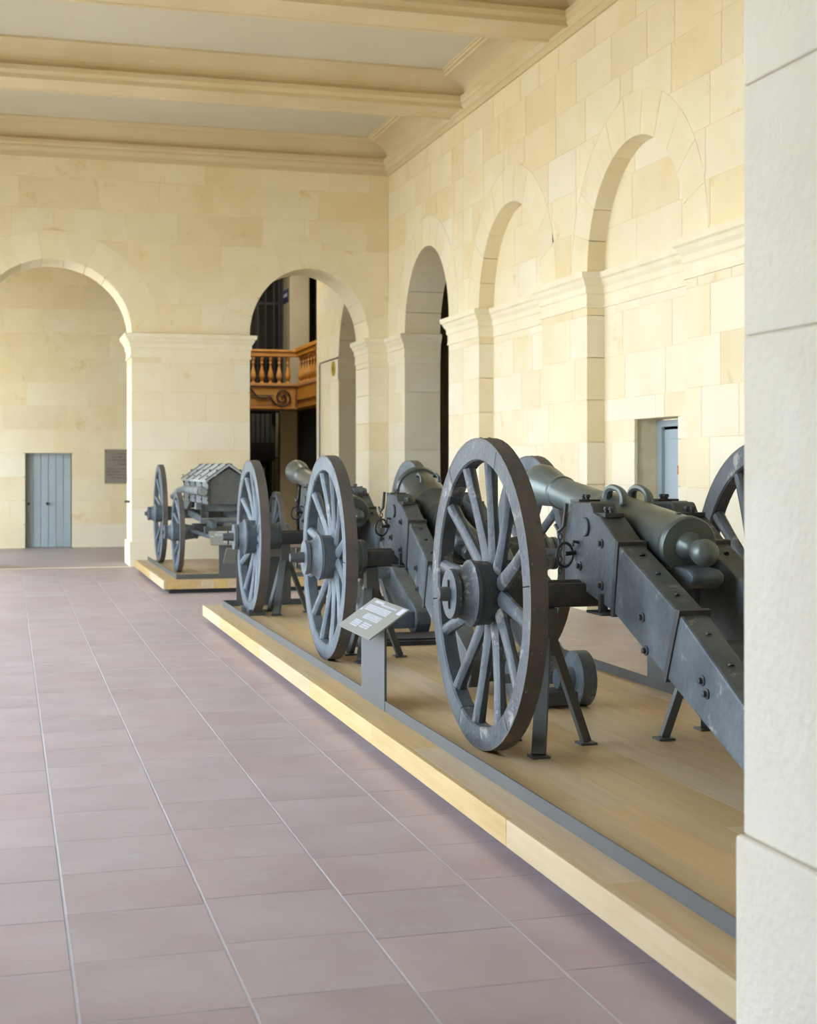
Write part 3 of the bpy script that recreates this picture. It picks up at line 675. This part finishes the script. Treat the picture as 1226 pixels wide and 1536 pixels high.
# ------------------------------------------------------------------ guns
CHEEK_TOP = [(.20, 1.06), (.12, 1.25), (-.15, 1.25), (-.19, 1.20), (-.28, 1.18), (-.50, 1.056), (-1.16, .78), (-1.73, .47), (-2.30, .27), (-2.38, .22), (-2.40, .12), (-2.34, .045), (-2.2, .03)]
CHEEK_BOT = [(-1.73, .20), (-1.02, .486), (-.44, .72), (-.11, .785), (.02, .80), (.20, .82)]
def along(prof, o, ang):
    return o, (0, math.cos(ang), math.sin(ang))
def gun(label, xc, Y0, R, barrel_prof, breech, elev, ci=.17, co=.30, bmat='bronze', rots=(0, 0), dolph=None, casc=None, nave='paint', hw=.81, zs=1.0, cap=0.0, ty=1.0, paint='paint'):
    g = thing('field_cannon', label, 'cannon', (xc, Y0, PZ))
    for i, sd in enumerate((-1, 1)):
        wheel(g, (sd*hw, 0, R), R, sd, rot=rots[i], paint=paint, nave=paint, cap=cap)
    # axle arms and wooden axle bed
    az = R
    MB().box(-.56, .56, -.10, .10, az-.075, az+.045).obj('axle_bed', 'iron', g, bevel=.012)
    MB().lathe([(-.72, .045), (-.5, .06), (.5, .06), (.72, .045)], (0, 0, az), (1, 0, 0), 12).obj('axle', 'iron', g)
    pts = [(y if y > -.5 else -.5+(y+.5)*ty, z) for y, z in CHEEK_TOP+CHEEK_BOT]; fy = lambda y: y if y > -.5 else -.5+(y+.5)*ty
    for sd in (-1, 1):
        xa, xb = sorted((sd*ci, sd*co))
        ch = MB().prism([(xa, y, z*zs) for y, z in pts], (xb-xa, 0, 0)).obj('cheek', 'paintd', g, bevel=.012)
        xo = sd*(co+.004); sx = sd*.006
        # iron straps across the cheek
        for (ya, za, yb, zb_) in ((-.50, 1.06, -.44, .71), (-1.16, .79, -1.02, .475)):
            mb = MB(); ya = fy(ya); yb = fy(yb)
            xa2, xb2 = sorted((sd*(ci-.006), sd*(co+.008)))
            a = Vector((xa2, ya, za*zs+.008)); b_ = Vector((xa2, yb, zb_*zs-.012))
            mb.prism([a+Vector((0, -.018, 0)), a+Vector((0, .018, .006)), b_+Vector((0, .018, 0)), b_+Vector((0, -.018, 0))], (xb2-xa2, 0, 0))
            mb.obj('iron_strap', 'iron', ch)
        # bolts on the outer face
        mb = MB()
        for y, z in ((-.78, .73), (-.82, .58), (-1.42, .47), (-1.38, .52), (-.02, .92), (-.30, 1.05), (-.30, .84), (-1.95, .28)):
            mb.lathe([(0, .024), (.006, .024), (.008, .014), (.022, .013), (.024, .004)], (sd*co, fy(y), z*zs), (sd, 0, 0), 10)
        for y, z in ((-.62, 1.008), (-.80, .932), (-1.0, .85), (-1.3, .705), (-1.5, .597)):
            mb.lathe([(0, .014), (.008, .012)], (sd*(ci+co)/2, fy(y), z*zs), (0, .45, .9), 8)
        mb.obj('bolt', 'iron', ch)['kind'] = 'stuff'
        # trunnion disc and cap square with key bolts
        mb = MB(); mb.lathe([(-.02, .05), (.012, .05), (.016, .045)], (sd*(co), -.10, 1.125*zs), (sd, 0, 0), 20); mb.obj('trunnion', 'paintd', g)
        mb = MB(); xm = sd*(ci+co)/2
        cap = [(y, z*zs) for y, z in ((.13, 1.275), (.13, 1.30), (-.02, 1.30))]
        mb.box(xm-.06, xm+.06, .02, .14, 1.22*zs, 1.262*zs)
        mb.prism([(xm-.045, -.10+.085*math.cos(a), 1.17*zs+.085*math.sin(a)) for a in [PI*i/8 for i in range(9)]]+[(xm-.045, -.10+.07*math.cos(a), 1.17*zs+.07*math.sin(a)) for a in [PI*i/8 for i in range(8, -1, -1)]], (.09, 0, 0))
        mb.box(xm-.05, xm+.05, -.30, -.16, 1.18*zs, 1.20*zs)
        for y in (.05, .10, -.20, -.26): mb.lathe([(0, .012), (.014, .012), (.016, .018), (.03, .015)], (xm, y, 1.20*zs+(.058 if y > 0 else 0)), (0, 0, 1), 8)
        mb.obj('cap_square', 'iron', ch)
        # hook, chain and hanging ring on the front of the cheek
        mb = MB(); cx = sd*(co+.022)
        mb.tube([(sd*(co+.065)+sd*.056*math.cos(a), .03-.03*math.cos(a), .975+.062*math.sin(a)) for a in [2*PI*i/24 for i in range(24)]], .008, 6, closed=True)
        mb.tube([(sd*co, .0, 1.04), (cx+sd*.01, .0, 1.045), (cx+sd*.01, .0, 1.02)], .009, 6)
        mb.tube([(sd*co, .045, .985), (sd*(co+.07), .02, .98)], .012, 8)
        mb.obj('hanging_ring', 'iron', ch)
        mb = MB(); mb.tube([(sd*(co+.015), .13, 1.24), (sd*(co+.02), .155, 1.12), (sd*(co+.03), .20, 1.09), (sd*(co+.03), .25, 1.12)], .011, 6)
        for i in range(7):
            z = 1.06-.03*i; mb.tube([(sd*(co+.02)+(.0 if i % 2 else .010*math.cos(a)), .21+(.010*math.cos(a) if i % 2 else 0), z+.019*math.sin(a)) for a in [2*PI*k/10 for k in range(10)]], .004, 5, closed=True)
        mb.obj('hook_and_chain', 'iron', ch)
        mb = MB(); mb.box(*sorted((sd*(co-.02), sd*(co+.02))), -.33, -.30, .70, .80); mb.box(*sorted((sd*(co-.10), sd*(co+.05))), -.42, -.22, .70, .712); mb.obj('step_plate', 'iron', ch)
    # transoms joining the cheeks
    for y, z, h, dy in ((.06, .95, .20, .07), (-1.0, .56, .12, .12), (-1.4, .50, .10, .16), (-2.15, .15, .14, .2)):
        MB().box(-ci-.005, ci+.005, fy(y)-dy*ty, fy(y)+dy*ty, z*zs-h/2, z*zs+h/2).obj('transom', 'cwood' if y == -1.0 else 'paintd', g, bevel=.006)  # one transom in paler wood, painting in its lit top
    MB().prism([(-.085, y, z) for y, z in ((-.05, .86), (-.80, .86), (-.86, .885), (-.87, .925), (-.82, .95), (-.05, .99))], (.17, 0, 0)).obj('stool_bed', 'paint', g, bevel=.015)
    # barrel
    ax = Vector((0, math.cos(elev), math.sin(elev))); o0 = Vector(breech)
    mb = MB(); mb.lathe(barrel_prof, o0, ax, 48); br = mb.obj('barrel', bmat, g)
    tr = o0+ax*((-.10-o0.y)/ax.y)
    MB().lathe([(-ci-.1, .058), (ci+.1, .058)], tr, (1, 0, 0), 20).obj('trunnion_bar', bmat, br)
    mb = MB(); mb.lathe(casc, o0, ax, 24); mb.obj('cascabel', bmat, br)
    if dolph:
        t0, L, hgt, rr_, rad = dolph; upv = Vector((0, -math.sin(elev), math.cos(elev)))
        for sd in (-1, 1):
            P = []
            for i in range(13):
                a = PI*i/12; P.append(o0+ax*(t0+L/2-L/2*math.cos(a))+upv*(rad+hgt*math.sin(a)**.6)+Vector((sd*.07, 0, 0)))
            MB().tube(P, [rr_*(1.35-.5*math.sin(PI*i/12)) for i in range(13)], 8).obj('lifting_handle', bmat, br)
    return g, br
casc_std = [(.01, .06), (-.012, .055), (-.02, .035), (-.045, .030), (-.06, .036), (-.085, .048), (-.12, .060), (-.155, .062), (-.18, .05), (-.192, .03), (-.197, .008)]
bp1 = [(0, .02), (0, .138), (.012, .145), (.04, .145), (.05, .139), (.07, .137), (.60, .126), (.75, .123), (.90, .116), (.93, .119), (.98, .104), (1.04, .100), (1.50, .090), (1.58, .088), (1.64, .090), (1.65, .099), (1.68, .099), (1.69, .093), (1.80, .106), (1.90, .120), (1.96, .124), (2.01, .121), (2.03, .110), (2.04, .09), (2.045, .06), (1.9, .055), (1.89, .01)]
casc_std = [(.01, .075), (-.02, .066), (-.045, .044), (-.07, .040), (-.09, .044), (-.115, .058), (-.15, .066), (-.18, .064), (-.20, .05), (-.212, .03), (-.217, .008)]
g1, b1 = gun('nearest cannon, slim bronze barrel with two lifting handles, partly hidden by the pier', 3.15, 6.93, .79, bp1, (0, -.67, 1.05), math.radians(8), .155, .295, 'bronze', (.12, .3), dolph=(.62, .22, .07, .021, .10), casc=casc_std, cap=-.05, paint='paint1')
# vent field and inscription plate on breech
mb = MB(); mb.lathe([(0, .016), (.012, .016), (.014, .008)], (0, -.55, 1.05+.02+.127), (0, -.13, 1), 10); mb.obj('vent', 'bronze', b1)
bp2 = [(0, .02), (0, .10), (.02, .13), (.04, .14), (.10, .137), (.52, .134), (.54, .142), (.57, .142), (.60, .138), (.76, .152), (.78, .164), (.79, .168), (.81, .168), (.82, .162), (1.20, .166), (1.22, .168), (1.225, .180), (1.27, .184), (1.285, .180), (1.30, .14), (1.29, .12), (.9, .11), (.89, .01)]
casc2 = [(.01, .08), (-.02, .06), (-.03, .04), (-.06, .036), (-.08, .05), (-.12, .06), (-.16, .05), (-.175, .01)]
g2, b2 = gun('middle cannon, short stout dark howitzer barrel behind the nearest wheel', 3.12, 10.48, .76, bp2, (0, -.80, .87), math.radians(18), .20, .33, 'bronzed', (.0, .2), dolph=(.95, .13, .035, .012, .160), casc=casc2, zs=.98, ty=.76)
bp3 = [(0, .02), (0, .14), (.015, .158), (.05, .158), (.06, .150), (.09, .150), (.80, .138), (.95, .136), (.97, .145), (1.0, .145), (1.02, .128), (1.25, .120), (1.28, .112), (2.2, .095), (2.35, .093), (2.37, .104), (2.40, .104), (2.42, .095), (2.60, .115), (2.72, .130), (2.78, .128), (2.80, .11), (2.80, .07), (2.6, .065), (2.59, .01)]
casc3 = [(.01, .07), (-.02, .065), (-.03, .042), (-.05, .04), (-.07, .05), (-.11, .066), (-.16, .066), (-.19, .045), (-.205, .01)]
g3, b3 = gun('farthest cannon, long slender bronze barrel, its near wheel resting on a chock', 3.12, 13.94, .75, bp3, (0, -.86, 1.0), math.radians(8), .175, .305, 'bronzed', (.2, .05), dolph=(1.05, .25, .06, .013, .12), casc=casc3, zs=.98)
g3['label'] = 'farthest cannon, long bronze barrel with rounded button, wheel on a chock'
# wheel chock
c = MB(); c.prism([(0, -.25, 0), (0, .25, 0), (0, .25, .06), (0, .12, .045), (0, .05, .005), (0, -.05, .005), (0, -.12, .045), (0, -.25, .06)], (.16, 0, 0)); 
o = c.obj('wheel_chock', 'steel'); o.location = (2.235, 13.94, PZ+.0); tag(o, 'grey steel chock under the near wheel of the farthest cannon', 'chock')

# tripod stands under the axle beds
def tripod(x, y, ztop, mirror, label, dy=0):
    t = thing('axle_stand', label, 'stand', (x, y, PZ), 0, None); s_ = -1 if mirror else 1
    zt = ztop-PZ; zj = zt-.22
    MB().box(-.045, .045, -.05, .05, zj-.02, zt).obj('post', 'steel', t, bevel=.004)
    for fx, fy, wd in ((-.13, -.24, .07), (-.11, .22, .045), (.23, .02, .045)):
        fx *= s_
        lg = MB().bar((fx*.15, fy*.12, zj+.06), (fx, fy, .012), wd, .045, (fx, fy, .3)).obj('leg', 'steel', t, bevel=.003)
        MB().box(fx-.045, fx+.045, fy-.045, fy+.045, 0, .012).obj('foot', 'steel', lg)
    return t
for gx, gy, rad, w1 in ((3.15, 6.93, .79, 'nearest'), (3.12, 10.48, .76, 'middle'), (3.12, 13.94, .75, 'farthest')):
    yy = gy-.06
    tripod(gx-.50, yy, PZ+rad-.077, False, 'dark steel tripod propping the near side of the %s cannon axle' % w1)
    tripod(gx+.40, yy, PZ+rad-.077, True, 'dark steel tripod propping the far side of the %s cannon axle' % w1)
# trail supports
o = MB().box(-.45, .45, -.28, .28, 0, .035).box(-.40, .40, -.22, .22, .035, .05).obj('trail_block', 'dark'); o.location = (3.12, 11.35, PZ); tag(o, 'low dark block on which the farthest cannon trail rests', 'block')
tw = thing('trail_truck', 'small grey solid wheel truck on the deck behind the nearest tripod', 'truck', (3.14, 8.02, PZ))
MB().box(-.22, .12, -.10, .10, .02, .10).obj('block', 'iron', tw, bevel=.01)
MB().lathe([(0, .10), (0, .155), (.01, .165), (.09, .165), (.10, .155), (.10, .05)], (.12, 0, .165), (1, 0, 0), 28).obj('roller', 'paintd', tw)
MB().lathe([(-.10, .03), (-.10, .06), (0, .07), (0, .03)], (.12, 0, .165), (1, 0, 0), 16).obj('hub', 'paint', tw)
for lx in (-.18,): MB().lathe([(0, .05), (0, .145), (.07, .145), (.07, .05)], (lx, .22, .145), (1, 0, 0), 24).obj('roller', 'paintd', tw)
MB().bar((-.25, .22, .145), (.2, .0, .165), .05, .05).obj('axle', 'iron', tw)

# ------------------------------------------------------------------ covered wagon
WX = 2.92
cg = thing('covered_wagon', 'grey covered ammunition wagon with gabled lid and four spoked wheels', 'wagon', (WX, 20.8, PZ))
for sd in (-1, 1):
    wheel(cg, (sd*.70, 1.07, .735), .735, sd, paint='paint', k=.8, w_=.07, dr=.085, rot=.1*sd)
    wheel(cg, (sd*.68, -1.08, .545), .545, sd, paint='paint', spokes=10, k=.75, w_=.065, dr=.075, rot=.2*sd)
# chest, local coords
y0, y1 = -1.18, 1.60; zb_, ze, zr = .92, 1.25, 1.45
MB().prism([(-.26, y0, zb_), (.26, y0, zb_), (.26, y0, ze), (0, y0, zr-.03), (-.26, y0, ze)], (0, .02, 0)).obj('gable_board', 'cdark', cg)  # dark tone paints in the shade on the end facing -Y
MB().box(-.25, .25, y0+.02, y1-.02, zb_+.01, ze).obj('chest_core', 'cdark', cg)
MB().prism([(-.26, y1-.02, zb_), (.26, y1-.02, zb_), (.26, y1-.02, ze), (0, y1-.02, zr-.03), (-.26, y1-.02, ze)], (0, .02, 0)).obj('gable_board', 'cdark', cg)
for sd in (-1, 1):
    n = 3
    for i in range(n):
        za = zb_+(ze-zb_)*i/n; MB().box(*sorted((sd*.25, sd*.275)), y0+.01, y1-.01, za+.002, za+(ze-zb_)/n-.002).obj('side_board', 'cwood', cg)
    # lid: cross boards
    nl = 4
    for i in range(nl):
        ya = y0-.04+(y1-y0+.08)*i/nl; yb = ya+(y1-y0+.08)/nl-.006
        MB().prism([(0, ya, zr), (sd*.32, ya, ze-.025), (sd*.32, ya, ze+.005), (0, ya, zr+.03)], (0, yb-ya, 0)).obj('lid_board', 'zinc', cg)
    for i in range(nl+1):
        ya = y0-.03+(y1-y0+.03)*i/nl
        mb = MB(); mb.prism([(0, ya, zr+.028), (sd*.325, ya, ze+.002), (sd*.325, ya, ze+.016), (0, ya, zr+.042)], (0, .035, 0))
        mb.box(*sorted((sd*.274, sd*.285)), ya, ya+.035, zb_, ze)
        for t in (.1, .5, .9): mb.lathe([(0, .018), (.015, .012)], (sd*.325*t, ya+.017, zr+.035+(ze-zr)*t), (sd*.5, 0, 1), 8)
        for z in (zb_+.06, zb_+.2, ze-.04): mb.lathe([(0, .018), (.015, .010)], (sd*.284, ya+.017, z), (sd, 0, 0), 8)
        mb.obj('iron_hinge', 'iron', cg)
# rolled cloth / spare pole carried on the side
MB().lathe([(0, .03), (0, .058), (1.5, .058), (1.52, .065), (1.56, .065), (1.6, .05)], (-.35, y0-.02, 1.10), (0, 1, 0), 16).obj('carrying_roll', 'cwood', cg)
MB().lathe([(0, .066), (.05, .066)], (-.35, y0+.1, 1.10), (0, 1, 0), 16).obj('ring_band', 'iron', cg)
mb = MB(); mb.tube([(-.35, y0+1.56, 1.10), (-.36, y0+1.9, 1.11), (-.42, y0+2.2, 1.08), (-.50, y0+2.4, .98)], [.055, .055, .05, .045], 12); mb.obj('pole_end', 'cwood', cg)
# brackets and bolsters
for ya in (-.95, .1, 1.1):
    MB().box(-.30, .30, ya-.06, ya+.06, .82, zb_).obj('bolster', 'cwood', cg, bevel=.008)
for sd in (-1, 1):
    MB().prism([(sd*.27, -1.15, .82), (sd*.27, -.75, .82), (sd*.27, -.80, .74), (sd*.27, -.95, .68), (sd*.27, -1.10, .74)], (sd*.05, 0, 0)).obj('bracket', 'cwood', cg)
    MB().prism([(sd*.27, .55, zb_), (sd*.27, 1.55, zb_), (sd*.27, 1.35, .80), (sd*.27, 1.1, .74), (sd*.27, .95, .80)], (sd*.05, 0, 0)).obj('bracket', 'cwood', cg)
    MB().bar((sd*.27, -1.7, .66), (sd*.27, 1.4, .76), .07, .09).obj('side_rail', 'paintd', cg, bevel=.006)
    MB().box(*sorted((sd*.31, sd*.37)), -1.13, -1.07, .60, .92).obj('standard', 'iron', cg)
MB().box(-.50, .50, .97, 1.17, .66, .80).obj('axle_bed', 'iron', cg, bevel=.01)
MB().box(-.48, .48, -1.18, -.98, .49, .66).obj('axle_bed', 'iron', cg, bevel=.01)
MB().box(-.40, .40, -1.25, -1.17, .66, .74).obj('turning_bar', 'cwood', cg, bevel=.01)
MB().bar((-.42, -1.1, .63), (.45, -1.5, .70), .05, .06).obj('splinter_bar', 'paintd', cg)
mb = MB(); mb.tube([(-.62, -.5, .60), (-.50, -1.2, .56), (-.30, -1.9, .50), (-.22, -2.15, .47)], .028, 10); mb.tube([(.62, -.5, .60), (.45, -1.2, .56), (.2, -1.9, .50)], .028, 10); mb.obj('shaft', 'paintd', cg)
mb = MB(); mb.tube([(-.20+.03*math.cos(a), -1.95, .455+.03*math.sin(a)) for a in [2*PI*i/14 for i in range(14)]], .006, 6, closed=True); mb.obj('tow_ring', 'iron', cg)
for i, (x, y, z) in enumerate(((-.1, -1.35, .62), (.08, -1.4, .60), (.22, -1.3, .62))):
    MB().lathe([(0, .03), (.02, .05), (.12, .05), (.14, .03)], (x, y, z), (1, .3, 0), 12).obj('toolbox_fitting', 'cwood', cg)
MB().box(-.36, .30, -1.45, -1.28, .52, .63).obj('toolbox', 'cdark', cg, bevel=.01)
